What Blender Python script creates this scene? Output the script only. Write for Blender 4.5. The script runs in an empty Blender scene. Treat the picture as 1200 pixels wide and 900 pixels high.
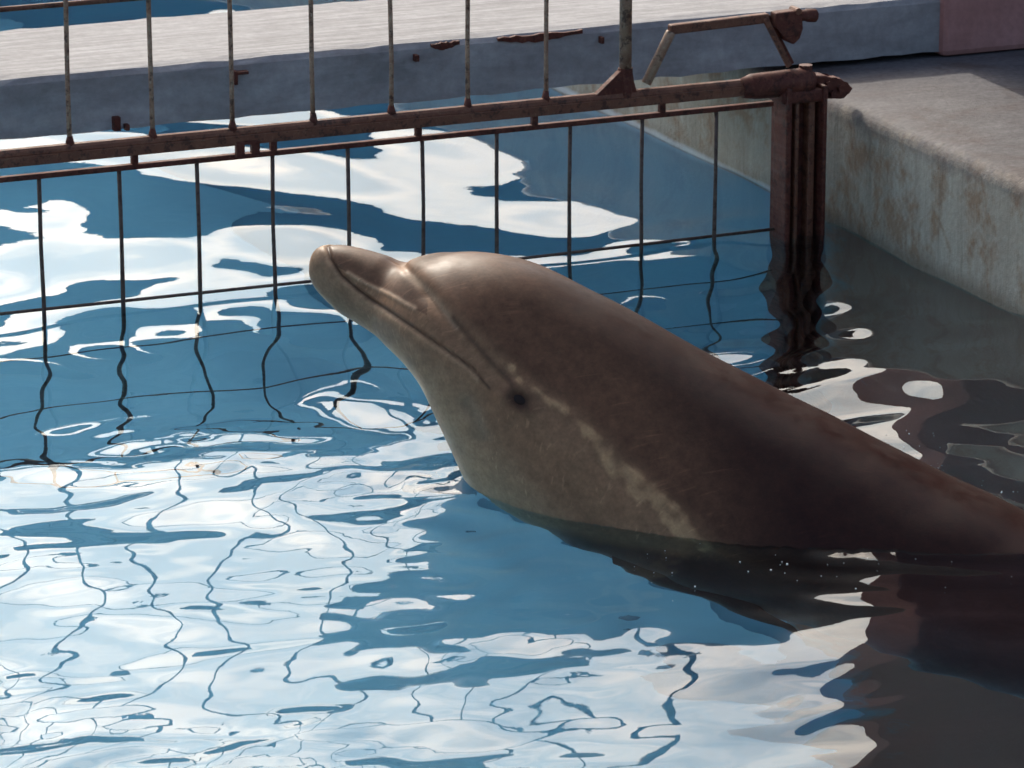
import bpy, bmesh, math, random
import numpy as np
from mathutils import Vector, Matrix
R = math.radians
random.seed(4); rng = np.random.default_rng(11)

# ------------------------------------------------------------------ camera
scene = bpy.context.scene
CAM_H, PITCH, F = 1.84, R(16.5), 5000.0          # eye height above the water, tilt down, focal length for a 1200 px wide frame
cam_d = bpy.data.cameras.new('camera'); cam = bpy.data.objects.new('camera', cam_d)
scene.collection.objects.link(cam); scene.camera = cam
cam.location = (0, 0, CAM_H); cam.rotation_euler = (math.pi/2 - PITCH, 0, 0)
cam_d.sensor_width = 36.0; cam_d.lens = F/1200*36.0
cam_d.clip_start = 0.05; cam_d.clip_end = 3000
cam_d.dof.use_dof = True; cam_d.dof.focus_distance = 6.1; cam_d.dof.aperture_fstop = 22

# ------------------------------------------------------------------ sky, sun, exposure
SUN_EL, SUN_AZ = R(38), R(-21)                    # azimuth from +Y, negative = left; the sun stands beyond the pool
w = bpy.data.worlds.new('World'); scene.world = w; w.use_nodes = True
wn = w.node_tree; wn.nodes.clear()
sky = wn.nodes.new('ShaderNodeTexSky'); sky.sky_type = 'NISHITA'; sky.sun_disc = False
sky.sun_elevation = SUN_EL; sky.sun_rotation = SUN_AZ
sky.dust_density = 7.0; sky.air_density = 1.0; sky.ozone_density = 1.0
bg = wn.nodes.new('ShaderNodeBackground'); bg.inputs['Strength'].default_value = 0.15
wo = wn.nodes.new('ShaderNodeOutputWorld')
wc = wn.nodes.new('ShaderNodeTexCoord'); wz = wn.nodes.new('ShaderNodeTexNoise')      # thin broken cloud over the whole sky
wz.inputs['Scale'].default_value = 9.0; wz.inputs['Detail'].default_value = 5.0; wz.inputs['Roughness'].default_value = 0.55; wz.inputs['Distortion'].default_value = 0.5
wn.links.new(wc.outputs['Generated'], wz.inputs['Vector'])
wr = wn.nodes.new('ShaderNodeValToRGB'); wr.color_ramp.elements[0].position = 0.38; wr.color_ramp.elements[1].position = 0.60
wr.color_ramp.elements[0].color = (0.62, 0.74, 0.84, 1); wr.color_ramp.elements[1].color = (1.08, 1.10, 1.10, 1)
wm = wn.nodes.new('ShaderNodeMix'); wm.data_type = 'RGBA'; wm.blend_type = 'MULTIPLY'; wm.inputs[0].default_value = 1.0
wn.links.new(wz.outputs['Fac'], wr.inputs[0]); wn.links.new(sky.outputs[0], wm.inputs[6]); wn.links.new(wr.outputs[0], wm.inputs[7])
wn.links.new(wm.outputs[2], bg.inputs[0]); wn.links.new(bg.outputs[0], wo.inputs[0])
sd = bpy.data.lights.new('sun', 'SUN'); sun = bpy.data.objects.new('sun', sd)
scene.collection.objects.link(sun)
sd.energy = 2.0; sd.angle = R(0.55); sd.color = (1.0, 0.93, 0.82)
sdir = Vector((math.sin(SUN_AZ)*math.cos(SUN_EL), math.cos(SUN_AZ)*math.cos(SUN_EL), math.sin(SUN_EL)))
sun.rotation_euler = sdir.to_track_quat('Z', 'Y').to_euler(); sun.location = (-6, 12, 12)
scene.cycles.max_bounces = 7; scene.cycles.diffuse_bounces = 3; scene.cycles.glossy_bounces = 3; scene.cycles.caustics_refractive = True
scene.view_settings.view_transform = 'Standard'; scene.view_settings.look = 'None'
scene.view_settings.exposure = 0.6; scene.view_settings.gamma = 1.0

# ------------------------------------------------------------------ frames of reference
# pool frame: u runs along the gate to the right, v across it away from the viewer, origin at the corner by the gate post
GA = math.atan2(0.40, 0.92)
U = Vector((math.cos(GA), math.sin(GA), 0)); V = Vector((-math.sin(GA), math.cos(GA), 0))
O = Vector((0.515, 7.24, 0))
def P(u, v, z=0.0): return O + U*u + V*v + Vector((0, 0, z))
POOL = Matrix.Translation(O) @ Matrix.Rotation(GA, 4, 'Z')
def ray(px, py):
    c, s = math.cos(PITCH), math.sin(PITCH)
    x, y = (px-600)/F, (450-py)/F
    return Vector((x, c + y*s, -s + y*c))
def gate_uz(px, py, v=-0.1):                       # photo measurement -> place in the upright gate plane
    d = ray(px, py); o = Vector((0, 0, CAM_H))
    t = (v - (o-O).dot(V))/d.dot(V); p = o + d*t
    return (p-O).dot(U), p.z

# ------------------------------------------------------------------ mesh helpers
def link(name, me, mat=None, parent=None, smooth=False):
    o = bpy.data.objects.new(name, me); scene.collection.objects.link(o)
    if mat: me.materials.append(mat)
    if smooth:
        me.polygons.foreach_set('use_smooth', [True]*len(me.polygons))
    if parent: o.parent = parent
    return o
def from_bm(name, bm, mat, parent=None, smooth=False):
    bmesh.ops.recalc_face_normals(bm, faces=bm.faces)
    me = bpy.data.meshes.new(name); bm.to_mesh(me); bm.free()
    return link(name, me, mat, parent, smooth)
def empty(name, loc=(0, 0, 0), rz=0.0):
    o = bpy.data.objects.new(name, None); scene.collection.objects.link(o)
    o.location = loc; o.rotation_euler = (0, 0, rz); o.empty_display_size = 0.1
    return o
def tag(o, label=None, cat=None, group=None, kind=None):
    for k, x in (('label', label), ('category', cat), ('group', group), ('kind', kind)):
        if x: o[k] = x
    return o
def box(bm, c, s, bevel=0.0, rot=None, seg=2):
    M = Matrix.Translation(c) @ (rot if rot else Matrix.Identity(4)) @ Matrix.Diagonal((*s, 1))
    r = bmesh.ops.create_cube(bm, size=1, matrix=M)
    if bevel:
        es = list({e for v_ in r['verts'] for e in v_.link_edges})
        bmesh.ops.bevel(bm, geom=es, offset=bevel, segments=seg, affect='EDGES', profile=0.5)
def tube(bm, pts, rad, n=10, wob=0.0):
    """a tube through pts; rad a number or one per point"""
    pts = [Vector(p) for p in pts]
    rads = rad if isinstance(rad, (list, tuple)) else [rad]*len(pts)
    rings = []
    for i, p in enumerate(pts):
        d = (pts[min(i+1, len(pts)-1)] - pts[max(i-1, 0)]).normalized()
        a = d.cross(Vector((0, 1, 0))) if abs(d.y) < 0.9 else d.cross(Vector((1, 0, 0)))
        a.normalize(); b = d.cross(a)
        rings.append([bm.verts.new(p + (a*math.cos(2*math.pi*k/n) + b*math.sin(2*math.pi*k/n))*rads[i]*(1+random.uniform(-wob, wob))) for k in range(n)])
    for i in range(len(rings)-1):
        for k in range(n):
            bm.faces.new((rings[i][k], rings[i][(k+1) % n], rings[i+1][(k+1) % n], rings[i+1][k]))
    bm.faces.new(rings[0]); bm.faces.new(rings[-1])
def prism(bm, poly, y0, y1, bevel=0.0):
    """poly in x,z extruded from y0 to y1"""
    a = [bm.verts.new((x, y0, z)) for x, z in poly]; b = [bm.verts.new((x, y1, z)) for x, z in poly]
    fs = [bm.faces.new(a), bm.faces.new(b[::-1])]
    n = len(poly)
    for i in range(n): fs.append(bm.faces.new((a[i], b[i], b[(i+1) % n], a[(i+1) % n])))
    if bevel:
        bmesh.ops.bevel(bm, geom=list({e for f in fs for e in f.edges}), offset=bevel, segments=2, affect='EDGES', profile=0.5)

# ------------------------------------------------------------------ materials
class NT:
    def __init__(s, name):
        s.m = bpy.data.materials.new(name); s.m.use_nodes = True; s.t = s.m.node_tree; s.t.nodes.clear()
        s.out = s.n('ShaderNodeOutputMaterial')
    def n(s, typ, **kw):
        x = s.t.nodes.new(typ)
        for k, val in kw.items(): setattr(x, k, val)
        return x
    def l(s, a, b): s.t.links.new(a, b)
    def coords(s, scale=(1, 1, 1), rz=0.0, kind='Object'):
        c = s.n('ShaderNodeTexCoord'); mp = s.n('ShaderNodeMapping')
        mp.inputs['Scale'].default_value = scale; mp.inputs['Rotation'].default_value = (0, 0, rz)
        s.l(c.outputs[kind], mp.inputs[0]); return mp.outputs[0]
    def noise(s, vec, scale, detail=4, rough=0.55, dist=0.0):
        x = s.n('ShaderNodeTexNoise'); x.inputs['Scale'].default_value = scale; x.inputs['Detail'].default_value = detail
        x.inputs['Roughness'].default_value = rough; x.inputs['Distortion'].default_value = dist
        s.l(vec, x.inputs['Vector']); return x.outputs['Fac']
    def ramp(s, fac, stops, interp='LINEAR'):
        x = s.n('ShaderNodeValToRGB'); x.color_ramp.interpolation = interp
        el = x.color_ramp.elements
        while len(el) < len(stops): el.new(0.5)
        for e, (p, c) in zip(el, stops):
            e.position = p; e.color = (*c, 1) if isinstance(c, (tuple, list)) else (c, c, c, 1)
        s.l(fac, x.inputs[0]); return x.outputs[0]
    def mix(s, fac, a, b, blend='MIX'):
        x = s.n('ShaderNodeMix', data_type='RGBA', blend_type=blend)
        for v_, i in ((fac, 0), (a, 6), (b, 7)):
            if hasattr(v_, 'links'): s.l(v_, x.inputs[i])
            elif i == 0: x.inputs[0].default_value = v_
            else: x.inputs[i].default_value = (*v_, 1)
        return x.outputs[2]
    def math(s, op, a, b=0.0, clamp=False):
        x = s.n('ShaderNodeMath', operation=op, use_clamp=clamp)
        for i, v_ in enumerate((a, b)):
            if hasattr(v_, 'links'): s.l(v_, x.inputs[i])
            else: x.inputs[i].default_value = v_
        return x.outputs[0]
    def bump(s, h, strength=0.3, dist=0.01, normal=None):
        x = s.n('ShaderNodeBump'); x.inputs['Strength'].default_value = strength; x.inputs['Distance'].default_value = dist
        s.l(h, x.inputs['Height'])
        if normal: s.l(normal, x.inputs['Normal'])
        return x.outputs[0]
    def bsdf(s, col, rough=0.6, normal=None, metal=0.0, spec=0.5, coat=0.0):
        b = s.n('ShaderNodeBsdfPrincipled')
        for v_, k in ((col, 'Base Color'), (rough, 'Roughness')):
            if hasattr(v_, 'links'): s.l(v_, b.inputs[k])
            else: b.inputs[k].default_value = (*v_, 1) if k == 'Base Color' else v_
        b.inputs['Metallic'].default_value = metal; b.inputs['Specular IOR Level'].default_value = spec
        b.inputs['Coat Weight'].default_value = coat; b.inputs['Coat Roughness'].default_value = 0.12
        if normal: s.l(normal, b.inputs['Normal'])
        s.l(b.outputs[0], s.out.inputs[0]); return b

def mat_concrete(name, c0, c1, c2, rough=0.85, spec=0.3, streak=(1.2, 9, 9), bump=0.35):
    m = NT(name); co = m.coords(); st = m.coords(streak)
    big = m.noise(co, 2.2, 5, 0.6); fine = m.noise(co, 55, 6, 0.7); s2 = m.noise(st, 3.0, 6, 0.65, 0.3)
    col = m.mix(m.ramp(big, [(0.32, 0.0), (0.7, 1.0)]), c0, c1)
    col = m.mix(m.ramp(s2, [(0.42, 0.0), (0.68, 1.0)]), col, c2)
    col = m.mix(0.55, col, m.ramp(fine, [(0.25, 0.45), (0.75, 1.0)]), 'MULTIPLY')
    hgt = m.math('ADD', m.math('MULTIPLY', s2, 0.7), m.math('MULTIPLY', fine, 0.5))
    m.bsdf(col, rough, m.bump(hgt, bump, 0.006), spec=spec)
    return m.m
M_slab = mat_concrete('slab_concrete', (0.34, 0.327, 0.325), (0.25, 0.238, 0.235), (0.42, 0.407, 0.405), streak=(2.0, 26, 6))
M_deck = mat_concrete('deck_concrete', (0.17, 0.15, 0.15), (0.115, 0.095, 0.095), (0.25, 0.235, 0.235), streak=(4, 9, 5))
M_block = mat_concrete('mauve_concrete', (0.48, 0.235, 0.205), (0.41, 0.20, 0.17), (0.53, 0.27, 0.24), streak=(4, 4, 4), bump=0.2)
M_arena = mat_concrete('arena_paint', (0.15, 0.20, 0.26), (0.12, 0.165, 0.22), (0.18, 0.23, 0.29), streak=(2, 2, 2), bump=0.1)

def mat_basin():
    """stained pool wall: greenish beige render, runs down the face, rusty blotches, pale line at the water"""
    m = NT('basin_render'); co = m.coords(); st = m.coords((16, 16, 1.1)); st2 = m.coords((40, 40, 2.0))
    s1 = m.noise(st, 1.0, 7, 0.7, 0.4); s2 = m.noise(st2, 1.0, 6, 0.7); bl = m.noise(co, 11, 6, 0.7); fine = m.noise(co, 90, 5, 0.7)
    col = m.mix(m.ramp(s1, [(0.36, 0.0), (0.64, 1.0)]), (0.45, 0.40, 0.32), (0.33, 0.285, 0.22))
    col = m.mix(m.ramp(bl, [(0.50, 0.0), (0.62, 0.8)]), col, (0.27, 0.165, 0.095))
    col = m.mix(m.ramp(s2, [(0.54, 0.0), (0.70, 0.45)]), col, (0.14, 0.12, 0.09))
    col = m.mix(0.5, col, m.ramp(fine, [(0.25, 0.5), (0.7, 1.0)]), 'MULTIPLY')
    sep = m.n('ShaderNodeSeparateXYZ'); m.l(m.n('ShaderNodeTexCoord').outputs['Object'], sep.inputs[0])
    z = m.math('ADD', sep.outputs[2], m.math('MULTIPLY', bl, 0.01))
    band = m.ramp(m.math('ADD', m.math('MULTIPLY', z, 5.0), 0.5), [(0.50, 0.0), (0.535, 1.0), (0.56, 1.0), (0.60, 0.0)])
    far = m.math('GREATER_THAN', sep.outputs[1], 0.0)
    col = m.mix(m.math('MULTIPLY', m.math('MULTIPLY', band, far), 0.75), col, (0.66, 0.68, 0.70))
    wet = m.ramp(m.math('ADD', m.math('MULTIPLY', z, 4.0), 0.5), [(0.44, 1.0), (0.50, 0.0)])
    col = m.mix(wet, col, m.mix(bl, (0.62, 0.16, 0.095), (0.50, 0.135, 0.085)))                   # brown growth below the water line
    paint = m.ramp(m.math('ADD', m.math('ADD', sep.outputs[1], m.math('MULTIPLY', m.math('SUBTRACT', bl, 0.5), 0.3)), 0.6), [(0.50, 0.0), (0.60, 1.0)])
    col = m.mix(m.math('MULTIPLY', wet, paint), col, (0.19, 0.43, 0.58))                        # painted basin beyond the gate
    tide = m.ramp(m.math('ADD', m.math('MULTIPLY', m.math('ADD', sep.outputs[2], m.math('MULTIPLY', m.math('SUBTRACT', s2, 0.5), 0.05)), 5.0), 0.5), [(0.52, 0.7), (0.66, 0.0)])
    col = m.mix(m.math('MULTIPLY', tide, m.math('SUBTRACT', 1.0, m.math('MULTIPLY', far, 0.7))), col, (0.13, 0.095, 0.065))        # damp growth above the water
    n5 = m.noise(co, 26, 6, 0.7)
    top = m.ramp(m.math('ADD', m.math('MULTIPLY', m.math('ADD', sep.outputs[2], m.math('MULTIPLY', m.math('SUBTRACT', n5, 0.5), 0.05)), 10.0), -1.5), [(0.28, 0.0), (0.66, 1.0)])
    d1 = m.noise(m.coords((4, 9, 5)), 3.0, 6, 0.65, 0.3); d2 = m.noise(co, 2.2, 5, 0.6)
    dk = m.mix(m.ramp(d2, [(0.32, 0.0), (0.7, 1.0)]), (0.145, 0.133, 0.138), (0.095, 0.085, 0.087))
    dk = m.mix(m.ramp(d1, [(0.40, 0.0), (0.72, 0.6)]), dk, (0.20, 0.187, 0.19))
    d3 = m.noise(co, 5.5, 7, 0.72, 0.5); dk = m.mix(m.ramp(d3, [(0.50, 0.0), (0.66, 0.7)]), dk, (0.085, 0.055, 0.048))
    dk = m.mix(0.75, dk, m.ramp(fine, [(0.28, 0.35), (0.7, 1.0)]), 'MULTIPLY')
    col = m.mix(top, col, dk)
    m.bsdf(col, 0.75, m.bump(m.math('ADD', m.math('MULTIPLY', s1, 0.6), m.math('MULTIPLY', fine, 0.6)), 0.6, 0.006), spec=0.3)
    return m.m
M_basin = mat_basin()
def mat_floor():
    m = NT('pool_paint'); co = m.coords()
    a = m.noise(co, 1.3, 4, 0.6)
    m.bsdf(m.mix(m.ramp(a, [(0.3, 0.0), (0.7, 1.0)]), (0.16, 0.385, 0.55), (0.19, 0.43, 0.60)), 0.7, spec=0.2)
    return m.m
M_floor = mat_floor()
def mat_rust(name, c0, c1, c2, rough=0.6, spec=0.4):
    m = NT(name); co = m.coords(); a = m.noise(co, 28, 5, 0.65); b = m.noise(co, 140, 5, 0.7); c = m.noise(m.coords((6, 6, 60)), 1.5, 4, 0.6)
    col = m.mix(m.ramp(a, [(0.35, 0.0), (0.68, 1.0)]), c0, c1)
    col = m.mix(m.ramp(b, [(0.52, 0.0), (0.70, 0.7)]), col, c2)
    col = m.mix(m.ramp(m.noise(co, 60, 6, 0.75), [(0.52, 0.0), (0.60, 0.75)]), col, (0.035, 0.013, 0.008))
    rg = m.ramp(c, [(0.3, rough-0.15), (0.7, min(rough+0.2, 1))])
    m.bsdf(col, rg, m.bump(m.math('ADD', a, m.math('MULTIPLY', b, 0.6)), 0.5, 0.002), spec=spec)
    return m.m
M_rust = mat_rust('rusty_steel', (0.13, 0.048, 0.026), (0.18, 0.07, 0.037), (0.25, 0.12, 0.065))
M_rust_dark = mat_rust('rust_scale', (0.075, 0.020, 0.013), (0.12, 0.036, 0.022), (0.17, 0.065, 0.04), 0.7, 0.3)
M_tan = mat_rust('weathered_pipe', (0.38, 0.25, 0.16), (0.20, 0.10, 0.06), (0.46, 0.35, 0.25), 0.5)
M_bar = mat_rust('dull_bar', (0.10, 0.068, 0.052), (0.07, 0.042, 0.032), (0.15, 0.105, 0.08), 0.55)

def mat_water():
    m = NT('pool_water'); co = m.coords()
    r1 = m.noise(m.coords((1, 1, 1)), 26, 3, 0.5, 0.6); r2 = m.noise(co, 9, 3, 0.5, 0.4)
    hgt = m.math('ADD', m.math('MULTIPLY', r1, 0.35), r2)
    nrm = m.bump(hgt, 0.006, 0.02)
    fr = m.n('ShaderNodeFresnel'); fr.inputs['IOR'].default_value = 1.36; m.l(nrm, fr.inputs['Normal'])
    gl = m.n('ShaderNodeBsdfGlossy'); gl.inputs['Roughness'].default_value = 0.0; gl.inputs['Color'].default_value = (1, 1, 1, 1); m.l(nrm, gl.inputs['Normal'])
    body = m.n('ShaderNodeBsdfRefraction'); body.inputs['Color'].default_value = (0.80, 0.92, 0.96, 1); body.inputs['IOR'].default_value = 1.33; body.inputs['Roughness'].default_value = 0.0; m.l(nrm, body.inputs['Normal'])
    mx = m.n('ShaderNodeMixShader'); m.l(fr.outputs[0], mx.inputs[0]); m.l(body.outputs[0], mx.inputs[1]); m.l(gl.outputs[0], mx.inputs[2])
    m.l(mx.outputs[0], m.out.inputs[0]); return m.m
M_water = mat_water()

# ------------------------------------------------------------------ the pool basin and the deck round it
DZ = 0.222                                          # deck above water
U0, U1, V0, V1 = -14.0, 0.02, -5.55, 14.0           # pool edges in the pool frame
def build_deck():
    # profile from the deck over a rounded lip down the wall to the floor
    prof = [(400, DZ), (40, DZ), (6, DZ), (1.5, DZ), (0.4, DZ), (0.10, DZ), (0.06, DZ), (0.026, DZ-0.001), (0.017, DZ-0.003), (0.0095, DZ-0.007), (0.004, DZ-0.013), (0.001, DZ-0.020), (0.0, DZ-0.028), (0.0, DZ-0.05), (0.0, 0.05), (0.0, -0.3), (0.0, -2.6)]
    bm = bmesh.new()
    cor = lambda off: [(U0-off, V0-off), (U1+off, V0-off), (U1+off, V1+off), (U0-off, V1+off)]
    for k in range(4):                              # each side has its own vertices, mitred at the corners
        rows = [[bm.verts.new((*cor(off)[k], z)), bm.verts.new((*cor(off)[(k+1) % 4], z))] for off, z in prof]
        for i in range(len(rows)-1):
            f = bm.faces.new((rows[i][0], rows[i][1], rows[i+1][1], rows[i+1][0])); f.smooth = True
    me = bpy.data.meshes.new('deck'); bmesh.ops.recalc_face_normals(bm, faces=bm.faces); bm.to_mesh(me); bm.free()
    o = link('deck', me); me.materials.append(M_basin)
    o.matrix_world = POOL; tag(o, kind='structure')
    o['label'] = 'grey concrete pool deck and stained basin wall'
build_deck()
bm = bmesh.new(); vs = [bm.verts.new(p) for p in ((U0-.1, V0-.1, -2.58), (U1+.1, V0-.1, -2.58), (U1+.1, V1+.1, -2.58), (U0-.1, V1+.1, -2.58))]; bm.faces.new(vs)
o = from_bm('pool_floor', bm, M_floor); o.matrix_world = POOL; tag(o, kind='structure')

# ------------------------------------------------------------------ footbridge slab, wall at its end, arena wall beyond
def build_slab():
    root = empty('footbridge', P(0.354, 0.168, 0.233), GA)
    tag(root, 'long narrow grey concrete footbridge slab crossing the pool behind the gate', 'footbridge')
    L, W, T = 14.6, 0.40, 0.102
    bm = bmesh.new()
    xs = [-L] + list(np.linspace(-3.2, 0, 81)); rows = []
    for x in xs:
        j = [random.uniform(-1, 1)*0.0025 for _ in range(6)]
        sec = [(0, 0+j[0]), (0+j[1]*0.4, T-0.012), (0.007+j[2], T-0.003+j[3]*0.5), (0.03, T), (W-0.03, T), (W-0.004, T-0.006+j[4]), (W, 0)]
        rows.append([bm.verts.new((x, y, z)) for y, z in sec])
    n = len(rows[0])
    for a, b in zip(rows, rows[1:]):
        for k in range(n): bm.faces.new((a[k], a[(k+1) % n], b[(k+1) % n], b[k]))
    bm.faces.new(rows[0]); bm.faces.new(rows[-1])
    slab = from_bm('slab', bm, M_slab, root)
    # broken edge where rusty reinforcement shows, and stubs of old fixings on the face
    def uz(px, py):
        u, z = gate_uz(px, py, 0.168); return u-0.354, z-0.233
    for (x0, y0, x1, y1) in ((583, 56, 682, 46), (505, 64, 538, 60)):
        bm = bmesh.new(); a, za = uz(x0, y0); b, zb = uz(x1, y1); k = 14
        top = [(a+(b-a)*i/k, T-0.004+random.uniform(-.002, .001)) for i in range(k+1)]
        bot = [(a+(b-a)*i/k, T-0.010-0.009*math.sin(math.pi*min(1, (i/k)*1.1+.02))*random.uniform(.6, 1)) for i in range(k, -1, -1)]
        prism(bm, top+bot, -0.003, 0.004); from_bm('rusty_chip', bm, M_rust_dark, root)
    for (px, py, hw, hh) in ((135, 144, 4, 8), (147, 148, 2.5, 3.5), (274, 90, 2, 8), (282, 84, 7, 1.8), (486, 67, 2.5, 4), (703, 46, 2, 4)):
        x, z = uz(px, py); bm = bmesh.new()
        box(bm, (x, -0.006, z), (hw*2/680, 0.014, hh*2/680), 0.001); from_bm('rusty_stub', bm, M_rust_dark, root)
    bm = bmesh.new(); box(bm, (-6.2, W/2, -1.35), (0.3, W-0.04, 2.695), 0.01); from_bm('pier', bm, M_deck, root)
build_slab()
bm = bmesh.new(); box(bm, (1.75, 0.09, 1.5), (3.5, 0.18, 3.0), 0.012)
o = from_bm('concrete_wall', bm, M_block); o.matrix_world = POOL @ Matrix.Translation((0.349, 0.156, DZ+0.001))
tag(o, 'tall mauve concrete wall standing on the deck at the end of the footbridge', 'wall')
bm = bmesh.new(); box(bm, (0, 0, 2.05), (70, 0.4, 4.1), 0.01)
o = from_bm('arena_wall', bm, M_arena); o.matrix_world = POOL @ Matrix.Translation((-8, 17, DZ+0.001))
tag(o, 'long dark blue arena wall beyond the far edge of the pool', 'wall')

# ------------------------------------------------------------------ gate
GV = -0.1
def build_gate():
    g = empty('pool_gate', P(0, GV, 0), GA)
    tag(g, 'rusty steel barred gate standing half in the water before the footbridge', 'gate')
    def q(px, py): u, z = gate_uz(px, py, GV); return Vector((u, 0, z))
    zb = np.mean([q(x, y).z for x, y in ((20, 184), (300, 158), (600, 128), (880, 100))])     # mid-height of the beam
    zr = np.mean([q(x, y).z for x, y in ((20, 209), (300, 182), (600, 151), (850, 125))])     # rail under it
    ub = q(930, 100).x; uL = -3.4
    # beam: an angle iron, its upright leaf to the front and the flat leaf behind
    bm = bmesh.new()
    prism(bm, [(uL, zb-0.013), (ub-0.02, zb-0.013), (ub-0.02, zb+0.003), (uL, zb+0.003)], -0.014, -0.008, 0.001)
    tube(bm, [(uL, 0.0, zb+0.004), (-1.2, 0, zb+0.0045), (ub-0.01, 0.0, zb+0.004)], 0.0105, 12)
    from_bm('beam', bm, M_rust, g)
    bm = bmesh.new(); box(bm, ((uL+ub)/2-.02, 0, zr), (ub-uL-.04, 0.012, 0.009), 0.0015); from_bm('lower_rail', bm, M_rust_dark, g)
    # upper bars with weld beads at the foot
    ztop = 1.05
    ux = [q(x, 80).x for x in (79, 177, 271, 366, 458, 548, 640)]; st = ux[1]-ux[0]
    for u in [ux[0]-st*k for k in (4, 3, 2, 1)] + ux:
        bm = bmesh.new(); tube(bm, [(u, 0, zb+0.01), (u+random.uniform(-.0015, .0015), 0, zb+.10), (u+random.uniform(-.003, .003), 0, 0.6), (u, 0, ztop)], [.0043, .0039, .0043, .0043], 8, .05)
        o = from_bm('upper_bar', bm, M_tan if u < -0.4 else M_rust, g, True)
        bm = bmesh.new(); tube(bm, [(u, 0, zb+0.008), (u, 0, zb+0.017), (u, 0, zb+0.026)], [0.0095, 0.0065, 0.0045], 8, 0.2)
        from_bm('weld', bm, M_rust_dark, o, True)
    bm = bmesh.new(); zc = q(60, 7).z; tube(bm, [(uL, 0.006, zc-.002), (q(200, 0).x, 0.006, zc), (q(725, 0).x, 0.006, zc)], 0.0045, 8); from_bm('cross_rod', bm, M_rust, g, True)
    bm = bmesh.new(); tube(bm, [(uL, 0, ztop), (q(735, 0).x, 0, ztop)], 0.011, 10); from_bm('top_rail', bm, M_rust, g, True)
    # lower bars going down under the water, cross rods at the water line and below
    lx = [q(x, 220).x for x in (46, 140, 231, 320, 408, 495, 582, 668, 752, 838)]; st = lx[1]-lx[0]
    for u in [lx[0]-st*k for k in (4, 3, 2, 1)] + lx:
        bm = bmesh.new(); tube(bm, [(u, 0, zr), (u+random.uniform(-.002, .002), 0, 0.12), (u+random.uniform(-.0015, .0015), 0, 0.03), (u, 0, -0.78)], [0.0037, 0.0034, 0.0037, 0.0033], 8, .06); from_bm('lower_bar', bm, M_bar, g, True)
    for z in (0.012, -0.22, -0.5, -0.78):
        bm = bmesh.new(); tube(bm, [(uL, 0.006, z), (-1.5, 0.006, z+.002), (-0.7, 0.006, z-.003), (ub-.03, 0.006, z)], 0.0028, 8); from_bm('cross_rod', bm, M_bar, g, True)
    # spacers between beam and rail, one of them a box with an open middle
    for x in (157, 490, 626, 775, 320):
        u = q(x, 170).x; bm = bmesh.new(); box(bm, (u, 0, (zb+zr)/2-.002), (0.011, 0.012, zb-zr), 0.002); from_bm('spacer', bm, M_rust_dark, g)
    u = q(287, 176).x; zc = (zb+zr)/2-.003; bm = bmesh.new()
    for dx in (-0.013, 0.013): box(bm, (u+dx, -0.012, zc), (0.014, 0.012, 0.026), 0.0015)
    for dz in (-0.0105, 0.0105): box(bm, (u, -0.012, zc+dz), (0.012, 0.011, 0.006))
    from_bm('bracket', bm, M_rust_dark, g)
    # stout upright with its gusset
    u = q(733, 60).x; bm = bmesh.new(); tube(bm, [(u, 0, zb+0.05), (u, 0, 0.6), (u, 0, ztop+.02)], 0.0105, 14); from_bm('upright', bm, M_tan, g, True)
    bm = bmesh.new(); tube(bm, [(u, 0, zb), (u, 0, zb+.02), (u, 0, zb+0.052)], [0.013, 0.0125, 0.0125], 12, .06); from_bm('socket', bm, M_rust_dark, g)
    bm = bmesh.new(); prism(bm, [(q(694, 110).x, zb+.008), (q(745, 100).x, zb+.008), (q(741, 85).x, zb+.028), (q(739, 72).x, zb+0.05), (q(726, 72).x, zb+0.05)], -0.008, 0.006, 0.001); from_bm('gusset', bm, M_rust_dark, g)
    # trapezoid brace of bent pipe
    A, B, C, D = q(757, 98), q(788, 34), q(896, 21), q(925, 78)
    bm = bmesh.new(); tube(bm, [A, A.lerp(B, .9), B.lerp(A, .05)], 0.0085, 12); from_bm('brace_pipe', bm, M_tan, g, True)
    bm = bmesh.new(); d = (C-B).normalized(); ang = math.atan2(-d.z, d.x)
    box(bm, (B+C)/2, ((C-B).length+.012, 0.016, 0.0165), 0.003, Matrix.Rotation(ang, 4, 'Y')); from_bm('brace_bar', bm, M_rust, g)
    d = (D-C).normalized(); ang = math.atan2(-d.z, d.x)
    for k in (0.0, 1.0):
        bm = bmesh.new(); box(bm, (C+D)/2+Vector((k*0.012-.004, k*.016-.008, 0.002)), ((D-C).length, 0.008, 0.010), 0.002, Matrix.Rotation(ang, 4, 'Y')); from_bm('brace_strap', bm, M_rust if k == 0 else M_rust_dark, g)
    # latch: hanging cheek plate, round pin with a lump at its end
    def rim(cx, cy, pts): return [(q(cx+x, cy+y).x, q(cx+x, cy+y).z) for x, y in pts]
    la = empty('latch'); bpy.data.objects.remove(la)
    bm = bmesh.new(); prism(bm, rim(0, 0, [(906, 14), (930, 11), (937, 20), (938, 32), (934, 44), (927, 51), (920, 48), (913, 36), (905, 30)]), -0.012, 0.012, 0.003)
    lo = from_bm('latch', bm, M_rust_dark, g)
    bm = bmesh.new(); a = q(925, 18); b = q(957, 18); tube(bm, [a, a.lerp(b, .6), a.lerp(b, .62), a.lerp(b, .94), b], [0.010, 0.010, 0.0115, 0.0115, 0.008], 12, .05); from_bm('pin', bm, M_rust_dark, lo, True)
    bm = bmesh.new(); tube(bm, [q(932, 12)+Vector((0, -.013, 0)), q(932, 12)+Vector((0, .013, 0))], 0.006, 10); from_bm('bolt', bm, M_rust, lo)
    return zb, zr, ub
ZB, ZR, UB = build_gate()

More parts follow.
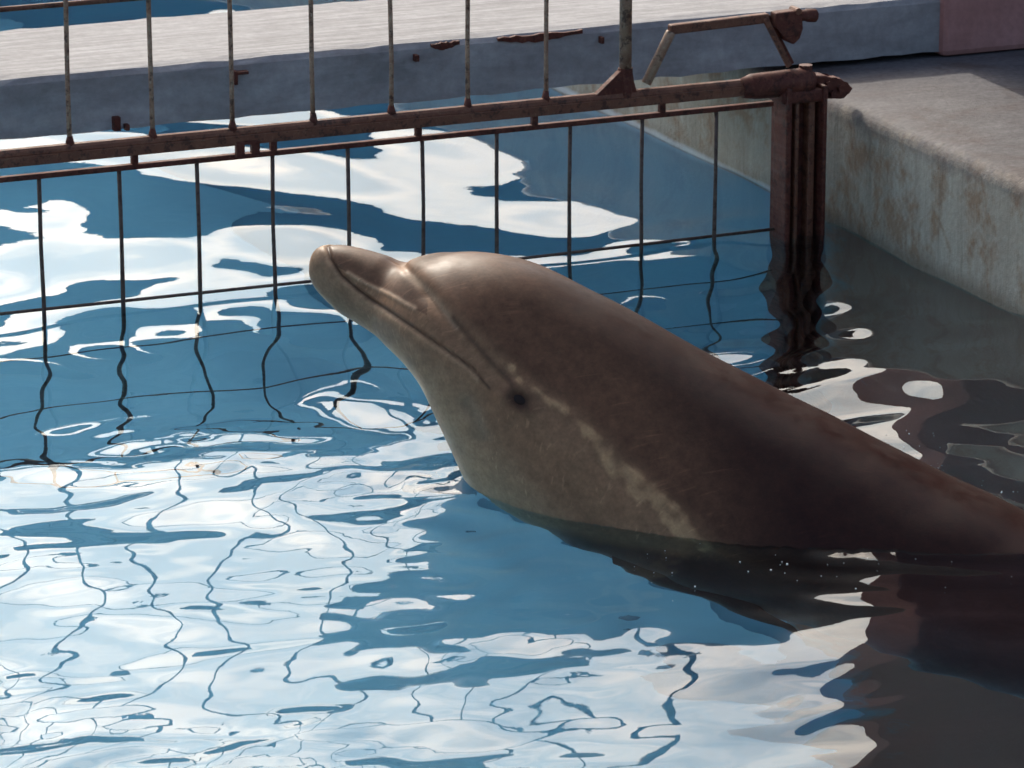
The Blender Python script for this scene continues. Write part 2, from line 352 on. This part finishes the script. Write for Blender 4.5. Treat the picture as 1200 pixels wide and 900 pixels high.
def build_post():
    r = empty('gate_post', P(0, 0, 0), GA)
    tag(r, 'dark rusty steel hinge post rising from the water at the basin wall', 'post')
    def q(px, py): u, z = gate_uz(px, py, GV); return u, z
    u0, u1 = q(911, 180)[0], q(959, 180)[0]; W = u1-u0
    y = GV
    top, bot = ZB-0.004, -1.1
    for name, fu, fw, dy, dd, m in (('column', .5, .9, .02, .03, M_rust_dark), ('flange', .07, .13, -.008, .05, M_rust_dark), ('rib', .34, .10, -.008, .026, M_rust), ('rib', .72, .17, -.006, .022, M_rust), ('flange', .95, .10, -.004, .055, M_rust_dark)):
        bm = bmesh.new(); box(bm, (u0+W*fu, y+dy, (top+bot)/2), (W*fw, dd, top-bot), 0.003); from_bm(name, bm, m, r)
    # hinge sleeve round the beam end, cap plate and the rusted bolts reaching onto the deck
    bm = bmesh.new(); a, z = q(868, 108); b, _ = q(950, 100); tube(bm, [(a, y-.003, ZB-.002), (a+.02, y-.003, ZB), (b-.01, y-.003, ZB), (b, y-.003, ZB-.002)], [.017, .0215, .0235, .018], 14, .05); from_bm('hinge_sleeve', bm, M_rust_dark, r, True)
    bm = bmesh.new(); box(bm, ((u0+u1)/2, y+.004, ZB-.022), (W*1.12, .06, .022), .005); from_bm('cap_plate', bm, M_rust_dark, r)
    pts = [(950, 88), (967, 88), (978, 93), (985, 91), (990, 98), (1000, 103), (994, 109), (988, 116), (972, 115), (958, 113), (950, 116)]
    bm = bmesh.new(); prism(bm, [q(*p) for p in pts], y-.004, y+.028, .004); cl = from_bm('anchor_clamp', bm, M_rust_dark, r)
    for px, py in ((969, 98), (983, 103), (974, 109)):
        u, z = q(px, py); bm = bmesh.new(); tube(bm, [(u, y-.012, z), (u, y+.0, z)], .0065, 6); from_bm('bolt', bm, M_rust_dark, cl)
    bm = bmesh.new(); u, z = q(944, 84); tube(bm, [(u, y, ZB+.012), (u, y, ZB+.028)], .012, 8); from_bm('bolt', bm, M_rust_dark, r)
build_post()

# ------------------------------------------------------------------ dolphin
PSI = R(23)
E = Vector((math.cos(PSI), -math.sin(PSI), 0)); Nn = Vector((-math.sin(PSI), -math.cos(PSI), 0))   # along the body to the tail, and towards the viewer's side
def water_pt(px, py):
    d = ray(px, py); return Vector((0, 0, CAM_H)) + d*(-CAM_H/d.z)
C0 = water_pt(545, 545)
def side(px, py):                                   # photo measurement -> (along, height) in the body's own mid plane
    d = ray(px, py); o = Vector((0, 0, CAM_H)); t = (C0-o).dot(Nn)/d.dot(Nn); p = o+d*t
    return (p-C0).dot(E), p.z
def to_px(pts):
    c, s = math.cos(PITCH), math.sin(PITCH)
    x = pts[:, 0]; y = pts[:, 1]; z = pts[:, 2]-CAM_H
    dep = y*c - z*s; up = y*s + z*c
    return 600+F*x/dep, 450-F*up/dep
def smooth(a, e0, e1):
    t = np.clip((a-e0)/(e1-e0), 0, 1); return t*t*(3-2*t)
def poly_dist(u, v, pts):
    """distance to a polyline, signed distance (positive = below/left of it going right), position along 0..1"""
    best = np.full(u.shape, 1e9); sg = np.zeros_like(u); al = np.zeros_like(u)
    pts = np.array(pts, float); ln = np.r_[0, np.cumsum(np.hypot(*np.diff(pts, axis=0).T))]
    for i in range(len(pts)-1):
        a, b = pts[i], pts[i+1]; d = b-a; L2 = d@d
        t = np.clip(((u-a[0])*d[0]+(v-a[1])*d[1])/L2, 0, 1)
        dx, dy = u-(a[0]+t*d[0]), v-(a[1]+t*d[1]); ds = np.hypot(dx, dy)
        k = ds < best; best[k] = ds[k]; sg[k] = np.sign(d[0]*dy-d[1]*dx)[k]; al[k] = ((ln[i]+t*math.sqrt(L2))/ln[-1])[k]
    return best, sg*best, al
def cat(vals, n):
    """Catmull-Rom through rows of vals, n samples"""
    vals = np.array(vals, float); m = len(vals); t = np.linspace(0, m-1-1e-9, n); i = t.astype(int); f = (t-i)[:, None]
    g = lambda k: vals[np.clip(k, 0, m-1)]
    p0, p1, p2, p3 = g(i-1), g(i), g(i+1), g(i+2)
    return 0.5*((2*p1)+(-p0+p2)*f+(2*p0-5*p1+4*p2-p3)*f**2+(-p0+3*p1-3*p2+p3)*f**3)

def build_dolphin():
    # top x,y  bottom x,y  half width (px at the animal, 830 px = 1 m)
    st = [(366, 306, 366, 312, 2), (370, 295, 368, 325, 15), (381, 289, 375, 338, 23), (398, 288, 388, 352, 29), (420, 292, 404, 366, 34), (446, 300, 426, 378, 40),
          (468, 309, 449, 391, 48), (488, 304, 469, 406, 64), (512, 299, 491, 424, 80), (548, 297, 513, 450, 96), (592, 305, 530, 484, 108), (640, 322, 546, 521, 117),
          (695, 350, 568, 566, 126), (760, 386, 610, 621, 138), (840, 430, 670, 688, 152), (940, 482, 765, 765, 168), (1060, 543, 880, 850, 180), (1190, 607, 1010, 935, 184), (1330, 676, 1160, 1010, 178)]
    rows = []
    for tx, ty, bx, by, hw in st:
        T, B = side(tx, ty), side(bx, by); rows.append((*T, *B, hw/830))
    # the rest of the animal lies under water: trunk narrowing to the tail stock
    ax = np.array([0.88, -0.475]); pr = np.array([0.475, 0.88])
    c = (np.array(rows[-1][:2])+np.array(rows[-1][2:4]))/2; hh = np.linalg.norm(np.array(rows[-1][:2])-np.array(rows[-1][2:4]))/2
    for dist, h, hw in ((0.2, .20, .195), (0.4, .17, .16), (0.62, .135, .115), (0.84, .10, .075), (1.02, .07, .048), (1.14, .045, .034), (1.22, .02, .03)):
        cc = c+ax*dist; rows.append((*(cc+pr*h), *(cc-pr*h), hw))
    NS, NT_ = 620, 300
    S = cat(rows, NS); S[:, 4] = np.maximum(S[:, 4], 0.002)
    th = np.linspace(0, 2*math.pi, NT_, endpoint=False)
    ct, sn = np.cos(th), np.sin(th)
    T, B, W = S[:, 0:2], S[:, 2:4], S[:, 4]
    cen, hv = (T+B)/2, (T-B)/2
    tt = np.linspace(0, len(rows)-1, NS)
    # cross-section: rounder crown on the melon, flatter throat; width sits a little below the middle on the rostrum
    ex = 0.92
    gx = np.sign(sn)*np.abs(sn)**ex
    fz = np.sign(ct)*np.abs(ct)**ex
    low = np.where(ct < 0, 1.0, 1.0)
    along = cen[:, 0:1] + hv[:, 0:1]*fz[None]; zz = cen[:, 1:2] + hv[:, 1:2]*fz[None]
    taper = 1.0 - 0.16*smooth(ct, 0.1, 1.0)[None]*smooth(tt, 6, 9)[:, None]   # narrower crown
    wid = W[:, None]*gx[None]*taper
    C0n, En, Nm = np.array(C0), np.array(E), np.array(Nn)
    def world(al, z, wd): return C0n*np.array([1, 1, 0]) + al[..., None]*En + wd[..., None]*Nm + z[..., None]*np.array([0, 0, 1])
    pos = world(along, zz, wid)
    # normals
    def normals(p):
        ds = np.gradient(p, axis=0); dt = np.roll(p, -1, 1)-np.roll(p, 1, 1)
        n = np.cross(dt, ds); n /= np.linalg.norm(n, axis=2, keepdims=True)+1e-12; return n
    nr = normals(pos)
    if (nr[300, 75]@Nm) < 0: nr = -nr
    # features are read on the viewer's half and mirrored to the other side
    half = NT_//2
    px, py = to_px(pos.reshape(-1, 3)); px = px.reshape(NS, NT_); py = py.reshape(NS, NT_)
    mir = (-np.arange(NT_)) % NT_
    nearside = sn >= -1e-9
    idx = np.where(nearside, np.arange(NT_), mir)
    px, py = px[:, idx], py[:, idx]
    u, v = px.ravel(), py.ravel()
    f = np.broadcast_to(np.where(th > math.pi, 2*math.pi-th, th)/math.pi, (NS, NT_)).ravel()      # 0 crown .. 1 throat
    s_ = np.broadcast_to(tt[:, None], (NS, NT_)).ravel()
    mouth = [(384, 290), (388, 304), (400, 323), (418, 339), (437, 353), (483, 383), (527, 413), (553, 432), (573, 455)]
    crease = [(462, 300), (474, 312), (492, 332), (512, 356), (535, 381), (560, 404), (584, 428), (604, 446)]
    streak = [(596, 434), (612, 449), (640, 466), (662, 482), (690, 505), (720, 541), (760, 570), (800, 605), (832, 642)]
    dm, sm, am = poly_dist(u, v, mouth); dc, sc, ac = poly_dist(u, v, crease); dk, sk, ak = poly_dist(u, v, streak)
    disp = np.zeros_like(u)
    disp -= 0.0032*np.exp(-(dm/2.6)**2)*(1-smooth(am, .9, 1.0)*.8)                                # mouth line
    disp += 0.002*np.exp(-((sm-10)/9)**2)*(s_ < 11)*(1-smooth(am, .55, 1))                        # lower lip stands out
    disp -= 0.0035*np.exp(-(dc/6.0)**2)*(1-0.75*ac)                                                # melon crease
    disp += 0.0025*np.exp(-((-sc-16)/13)**2)*(1-0.7*ac)*smooth(-sc, 0, 6)
    disp -= 0.004*np.exp(-(poly_dist(u, v, [(500, 345), (540, 400), (590, 450)])[0]/9)**2)        # hollow above the mouth
    eye = (609, 469)
    er = np.hypot((u-eye[0])*.80+(v-eye[1])*.6, ((v-eye[1])*.80-(u-eye[0])*.6)*1.45)
    disp += 0.0025*np.exp(-((er-20)/9)**2) - 0.002*np.exp(-(er/9)**2)
    disp += 0.0025*np.exp(-(dk/7)**2)*smooth(u, 600, 640)*(0.6+0.4*np.sin(u*.21)*np.sin(v*.17))
    dj, sj, aj = poly_dist(u, v, [(408, 320), (430, 333), (455, 345), (486, 362)])
    disp += 0.0018*np.exp(-(dj/3)**2)
    disp -= 0.004*np.exp(-(poly_dist(u, v, [(545, 470), (556, 490), (562, 512)])[0]/9)**2)        # fold of the throat
    lump = np.zeros_like(u)
    for k in range(14):
        a = rng.normal(size=2); a *= rng.uniform(.02, .07)/np.linalg.norm(a); lump += np.sin(a[0]*u+a[1]*v+rng.uniform(0, 6.3))
    disp += 0.00025*lump
    pos = pos + nr*disp.reshape(NS, NT_)[..., None]
    # skin colour, with shade painted in on the rear and submerged flank
    mixc = lambda c, k, d: c*(1-k[:, None])+np.array(d)*k[:, None]
    col = np.tile(np.array([0.225, 0.142, 0.098]), (u.size, 1))                                    # flank
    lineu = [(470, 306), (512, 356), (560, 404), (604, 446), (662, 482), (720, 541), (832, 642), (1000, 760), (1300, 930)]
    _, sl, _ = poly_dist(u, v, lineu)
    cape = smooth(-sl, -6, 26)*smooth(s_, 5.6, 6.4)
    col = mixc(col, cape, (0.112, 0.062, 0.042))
    dark = smooth(-sl, 45, 140)*smooth(u, 520, 690); col = mixc(col, dark*.92, (0.022, 0.009, 0.007))  # naturally dark back, deepened further by shade in the colour
    col = mixc(col, smooth(u, 740, 960), (0.022, 0.007, 0.005))  # dim reddish shade of the rear painted into the skin colour
    _, sb, _ = poly_dist(u, v, mouth[:-1]+[(575, 462), (592, 500), (625, 545), (680, 600), (760, 680)])
    belly = smooth(sb, -6, 62)*(1-smooth(u, 600, 720)); col = mixc(col, belly*.85, (0.36, 0.275, 0.20))
    thr = smooth(f, .62, .95)*smooth(u, 400, 520)*(1-smooth(u, 600, 760)); col = mixc(col, thr*.7, (0.52, 0.43, 0.345))
    jaw = (sm < 0)*(1-smooth(sc, -8, 4)*0)*smooth(sc, 4, 10)*smooth(-sj, -3, 5)*(u < 500)
    col = mixc(col, jaw*.8, (0.10, 0.058, 0.042))
    col = mixc(col, (sm > 0)*smooth(sm, 0, 4)*(u < 470)*.55, (0.27, 0.20, 0.15))
    col = mixc(col, np.exp(-((sm-4)/3.0)**2)*.5*(u < 560), (0.40, 0.29, 0.21))                     # pale lip
    col = mixc(col, np.exp(-(dm/1.7)**2)*.85, (0.045, 0.025, 0.018))
    col = mixc(col, np.exp(-(dj/2.2)**2)*.75, (0.44, 0.33, 0.25))                                  # pale line along the upper jaw
    dl, _, _ = poly_dist(u, v, [(485, 322), (500, 338), (512, 352), (534, 382)]); col = mixc(col, np.exp(-(dl/4)**2)*.6, (0.36, 0.29, 0.23))
    dl, _, _ = poly_dist(u, v, [(530, 372), (552, 398), (575, 424), (600, 450)]); col = mixc(col, np.exp(-((dl)/4)**2)*.75, (0.07, 0.042, 0.032))
    dl, _, _ = poly_dist(u, v, [(546, 472), (556, 490), (563, 512)]); col = mixc(col, np.exp(-(dl/10)**2)*.45, (0.22, 0.19, 0.16))
    col = mixc(col, np.exp(-(er/20)**3)*.93, (0.026, 0.011, 0.008))
    col = mixc(col, smooth(v-(612+np.maximum(u-640, 0)*.2), 8, 50)*smooth(u, 600, 680), (0.030, 0.009, 0.006))  # submerged flank coloured dark to imitate the dark reflection below the body
    ragged = np.zeros_like(u)
    for k in range(26):
        a = rng.normal(size=2); a *= rng.uniform(.08, .45)/np.linalg.norm(a); ragged += np.sin(a[0]*u+a[1]*v+rng.uniform(0, 6.3))
    ragged /= 3.6
    wst = 2.5+9.5*smooth(u, 650, 730)*(1-.45*smooth(u, 790, 835))
    pale = smooth(wst-np.abs(sk-smooth(u, 660, 740)*5)+ragged*3.0, -1.5, 4)*(dk < 30)*smooth(u, 590, 604)*(1-smooth(u, 826, 842))
    col = mixc(col, pale*.7*np.clip(.75+.3*ragged, .3, 1), (0.42, 0.29, 0.185))
    col *= (1+0.05*ragged)[:, None]
    col *= np.array([1.12, 0.98, 0.78])
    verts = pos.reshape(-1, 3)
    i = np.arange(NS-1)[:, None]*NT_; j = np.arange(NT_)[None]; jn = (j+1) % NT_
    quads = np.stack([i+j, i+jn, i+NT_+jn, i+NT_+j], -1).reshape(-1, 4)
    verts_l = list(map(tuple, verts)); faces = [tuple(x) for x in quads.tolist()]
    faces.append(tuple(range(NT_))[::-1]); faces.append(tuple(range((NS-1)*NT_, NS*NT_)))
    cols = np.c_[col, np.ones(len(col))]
    # fins: flattened leaf shapes rooted inside the trunk
    def fin(root_c, span, chord, nrm, L, c0, sweep, thick, n=14, m=16):
        base = len(verts_l); extra = []
        for a in range(n+1):
            t = a/n; cw = c0*(1-t)**.55*(1-.25*t)+.002; ctr = root_c+span*(L*t)+chord*(sweep*t**1.6)
            for b in range(m):
                g = 2*math.pi*b/m; p = ctr+chord*(cw*math.cos(g))+nrm*(thick*(1-.85*t)*math.sin(g)*(1-.35*math.cos(g)))
                verts_l.append(tuple(p)); extra.append((0.045, 0.018, 0.013, 1))
        for a in range(n):
            for b in range(m):
                faces.append((base+a*m+b, base+a*m+(b+1) % m, base+(a+1)*m+(b+1) % m, base+(a+1)*m+b))
        faces.append(tuple(base+n*m+b for b in range(m)))
        return extra
    ex_ = []
    axis = (E*0.88+Vector((0, 0, -0.475))).normalized(); upv = (E*0.475+Vector((0, 0, 0.88))).normalized()
    def sec(t, k):                                   # a point of station t: k=1 crown .. -1 keel
        r = cat(rows, 2001)[int(t/(len(rows)-1)*2000)]; a, z = (np.array(r[:2])*(1+k)+np.array(r[2:4])*(1-k))/2
        return C0*1.0+E*a+Vector((0, 0, z-C0.z)), r[4]
    p, _ = sec(18.6, .8); ex_ += fin(p, upv, axis, Nn, 0.27, 0.17, .20, .028)
    for sgn in (1, -1):
        p, hw = sec(14.6, -.45); ex_ += fin(p+Nn*(sgn*hw*.80), (axis*.96+Nn*sgn*.16+upv*.02).normalized(), (upv*.8-axis*.35).normalized(), (Nn*sgn).normalized(), .34, .075, -.05, .018)
        p, hw = sec(len(rows)-1.5, 0); ex_ += fin(p, (Nn*sgn).normalized(), axis, upv, .30, .11, .12, .018)
    me = bpy.data.meshes.new('body'); me.from_pydata(verts_l, [], faces); me.update()
    at = me.color_attributes.new('pigment_shade', 'FLOAT_COLOR', 'POINT'); at.data.foreach_set('color', np.r_[cols, np.array(ex_)].astype(np.float32).ravel())
    bmx = bmesh.new(); bmx.from_mesh(me); bmesh.ops.recalc_face_normals(bmx, faces=bmx.faces); bmx.to_mesh(me); bmx.free()
    m = NT('dolphin_skin'); vc = m.n('ShaderNodeVertexColor'); vc.layer_name = 'pigment_shade'; co = m.coords()
    n1 = m.noise(co, 60, 5, .65); n2 = m.noise(m.coords((1, 1, 1)), 240, 3, .6); n3 = m.noise(co, 14, 4, .6)
    colr = m.mix(0.6, vc.outputs[0], m.ramp(n1, [(.25, .62), (.75, 1.2)]), 'MULTIPLY')
    colr = m.mix(0.5, colr, m.ramp(m.noise(co, 170, 4, .7), [(.3, .6), (.7, 1.25)]), 'MULTIPLY')
    colr = m.mix(0.18, colr, m.ramp(n3, [(.3, .7), (.7, 1.1)]), 'MULTIPLY')
    for k, (rot, sc) in enumerate((((0.2, 0.6, 0.3), 1.0), ((1.1, 0.2, 0.9), 1.3), ((0.4, 1.3, 2.0), 0.8))):      # old tooth rakes and scratches
        c_ = m.n('ShaderNodeTexCoord'); mp = m.n('ShaderNodeMapping'); mp.inputs['Rotation'].default_value = rot; mp.inputs['Scale'].default_value = (7*sc, 260*sc, 40*sc); m.l(c_.outputs['Object'], mp.inputs[0])
        sc_ = m.ramp(m.noise(mp.outputs[0], 1.0, 2, .5), [(.63, 0.0), (.70, 1.0)])
        msk = m.ramp(m.noise(co, 9+4*k, 3, .5), [(.53, 0.0), (.64, .4)])
        colr = m.mix(m.math('MULTIPLY', sc_, msk), colr, m.mix(1.0, colr, (2.2, 2.2, 2.2), 'MULTIPLY'))
    colr = m.mix(m.ramp(m.noise(co, 330, 2, .5), [(.72, 0.0), (.78, .35)]), colr, m.mix(1.0, colr, (2.4, 2.4, 2.4), 'MULTIPLY'))
    hgt = m.math('ADD', m.math('MULTIPLY', n1, .5), m.math('MULTIPLY', n2, .25))
    rg = m.ramp(m.noise(m.coords((1, 1, .35)), 30, 4, .6), [(.35, .36), (.65, .52)])
    m.bsdf(colr, rg, m.bump(hgt, .09, .004), spec=.17)
    root = empty('dolphin', (C0.x, C0.y, 0)); tag(root, 'brown grey bottlenose dolphin lifting its head and beak out of the water', 'dolphin')
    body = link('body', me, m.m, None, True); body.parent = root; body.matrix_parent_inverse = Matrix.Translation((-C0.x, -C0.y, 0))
    # eyes
    em = NT('eye'); em.bsdf((0.016, 0.007, 0.005), 0.3, spec=.2)
    k = np.argmin(((px-eye[0])**2+(py-eye[1])**2)[:, :half+1]); si, ti = divmod(int(k), half+1)
    for tj in (ti, (-ti) % NT_):
        c = Vector(pos[si, tj]); nn = Vector(nr[si, tj])
        bm = bmesh.new(); bmesh.ops.create_uvsphere(bm, u_segments=24, v_segments=14, radius=1)
        fwd = (axis-nn*axis.dot(nn)).normalized(); sidev = nn.cross(fwd)
        Mx = Matrix((( *fwd, 0), (*sidev, 0), (*nn, 0), (0, 0, 0, 1))).transposed()
        bm.transform(Matrix.Translation(c-nn*.0035-Vector((C0.x, C0.y, 0))) @ Mx @ Matrix.Diagonal((.0185, .0125, .0055, 1)))
        from_bm('eye', bm, em.m, root, True)
    k = np.abs(verts[:, 2]) < .002
    return verts[k][::3, :2]
CONTOUR = build_dolphin()

# ------------------------------------------------------------------ water
def build_water():
    def axis_pts(lo, f0, f1, hi, d):
        a = list(np.arange(f0, f1+d/2, d)); s = d
        b = []; x = f0
        while x > lo: s *= 1.35; x -= s; b.append(x)
        s = d; c = []; x = a[-1]
        while x < hi: s *= 1.35; x += s; c.append(x)
        return np.array(b[::-1]+a+c)
    xs = axis_pts(-16, -1.7, 1.9, 14, 0.011); ys = axis_pts(-8, 3.9, 11.0, 24, 0.011)
    X, Y = np.meshgrid(xs, ys)
    fade = smooth(X, -1.7, -1.2)*(1-smooth(X, 1.4, 1.9))*smooth(Y, 3.9, 4.3)*(1-smooth(Y, 10.3, 11))
    r = np.random.default_rng(23)
    def waves(n, l0, l1, slope, warp=0.0, aniso=None):
        """sum of small sine waves; slope = rms slope in degrees"""
        h = np.zeros_like(X); xx, yy = X, Y
        if warp:
            xx = X+warp*np.sin(Y*3.1+1.3)+warp*.6*np.sin(X*4.7+Y*2.2); yy = Y+warp*np.sin(X*3.7+.4)+warp*.6*np.sin(Y*5.3-X*2.9)
        for _ in range(n):
            lam = math.exp(r.uniform(math.log(l0), math.log(l1))); a = r.uniform(0, 2*math.pi) if aniso is None else r.normal(aniso, .55)
            k = 2*math.pi/lam; h += math.sin(0)+ (math.tan(R(slope))/k)*math.sqrt(2/n)*np.sin(k*(xx*math.cos(a)+yy*math.sin(a))+r.uniform(0, 6.3))
        return h
    near = 1-smooth(Y, 5.75, 6.25)                   # livelier on the viewer's side of the animal
    leftn = 1-smooth(X, -.25, .25)
    patch = waves(9, .5, 1.1, 1.0, .08); patch = smooth(patch/patch.std(), -.7, 1.2)       # ripples come in gusts
    h = waves(14, .55, 1.2, 1.2, .06) + waves(16, .26, .5, 1.9, .06)
    h += waves(18, .12, .24, 1.0, .03)*(.25+.75*(1-smooth(Y, 6.4, 7.0)))*(.7+.3*leftn)
    h += waves(20, .10, .26, 2.6, .03)*smooth(X, .12, .32)*smooth(Y, 5.6, 5.9)*(1-smooth(Y, 7.15, 7.4))          # slap along the wall by the post
    nl = near*(.34+.66*leftn)
    h += waves(24, .11, .24, 2.2, .03)*nl*(.5+.5*patch) + waves(26, .09, .22, 4.8, .03, GA+math.pi/2)*nl*(.4+.6*patch)
    h += waves(34, .04, .085, 4.0, .02, GA+math.pi/2)*(.03+nl*(.25+.75*patch))
    # rings spreading from the animal where it breaks the surface
    cp = CONTOUR; lo, hi = cp.min(0)-.45, cp.max(0)+.45
    jj = np.where((xs > lo[0]) & (xs < hi[0]))[0]; ii = np.where((ys > lo[1]) & (ys < hi[1]))[0]
    sub = np.ix_(ii, jj); xq, yq = X[sub], Y[sub]; d = np.full(xq.shape, 9.0)
    for a, b in cp: d = np.minimum(d, np.hypot(xq-a, yq-b))
    wob = .9*np.sin(xq*5)+.5*np.sin(xq*11+yq*7)
    gust = .55+.45*np.sin(xq*6.1+1)*np.sin(yq*5.3+.5)
    h[sub] += .0045*np.exp(-(d/.016)**1.2) + (.0019*np.cos(2*math.pi*d/.085+wob)*np.exp(-d/.12) + .0007*np.cos(2*math.pi*d/.036+wob*1.6)*np.exp(-d/.07))*gust*smooth(.45-d, 0, .1)
    h *= fade
    nx, ny = len(xs), len(ys)
    verts = np.stack([X, Y, h], -1).reshape(-1, 3)
    i = np.arange(ny-1)[:, None]*nx; j = np.arange(nx-1)[None]
    q = np.stack([i+j, i+j+1, i+nx+j+1, i+nx+j], -1).reshape(-1, 4)
    me = bpy.data.meshes.new('water')
    me.vertices.add(len(verts)); me.vertices.foreach_set('co', verts.astype(np.float32).ravel())
    me.loops.add(q.size); me.loops.foreach_set('vertex_index', q.astype(np.int32).ravel())
    me.polygons.add(len(q)); me.polygons.foreach_set('loop_start', np.arange(0, q.size, 4, dtype=np.int32))
    me.update(calc_edges=True); me.validate()
    o = link('water', me, M_water, None, True); tag(o, kind='structure')
build_water()

# ------------------------------------------------------------------ small bubbles where the animal breaks the surface
def build_foam():
    bm = bmesh.new(); fr_ = np.random.default_rng(5)
    spots = [(530, 552, 16, 5, 26), (1150, 590, 60, 14, 40), (1085, 545, 22, 6, 22), (960, 660, 130, 22, 40), (1030, 515, 40, 10, 14)]
    for cx, cy, sx, sy, n in spots:
        for _ in range(n):
            p = water_pt(cx+fr_.normal()*sx, cy+fr_.normal()*sy); rad = .0006+.0010*fr_.random()**3
            bmesh.ops.create_icosphere(bm, subdivisions=1, radius=rad, matrix=Matrix.Translation((p.x, p.y, .0006)))
    m = NT('foam'); m.bsdf((0.8, 0.8, 0.78), 0.3)
    o = from_bm('foam_bubbles', bm, m.m, None, True); tag(o, 'tiny white bubbles floating round the dolphin', 'foam', kind='stuff')
build_foam()
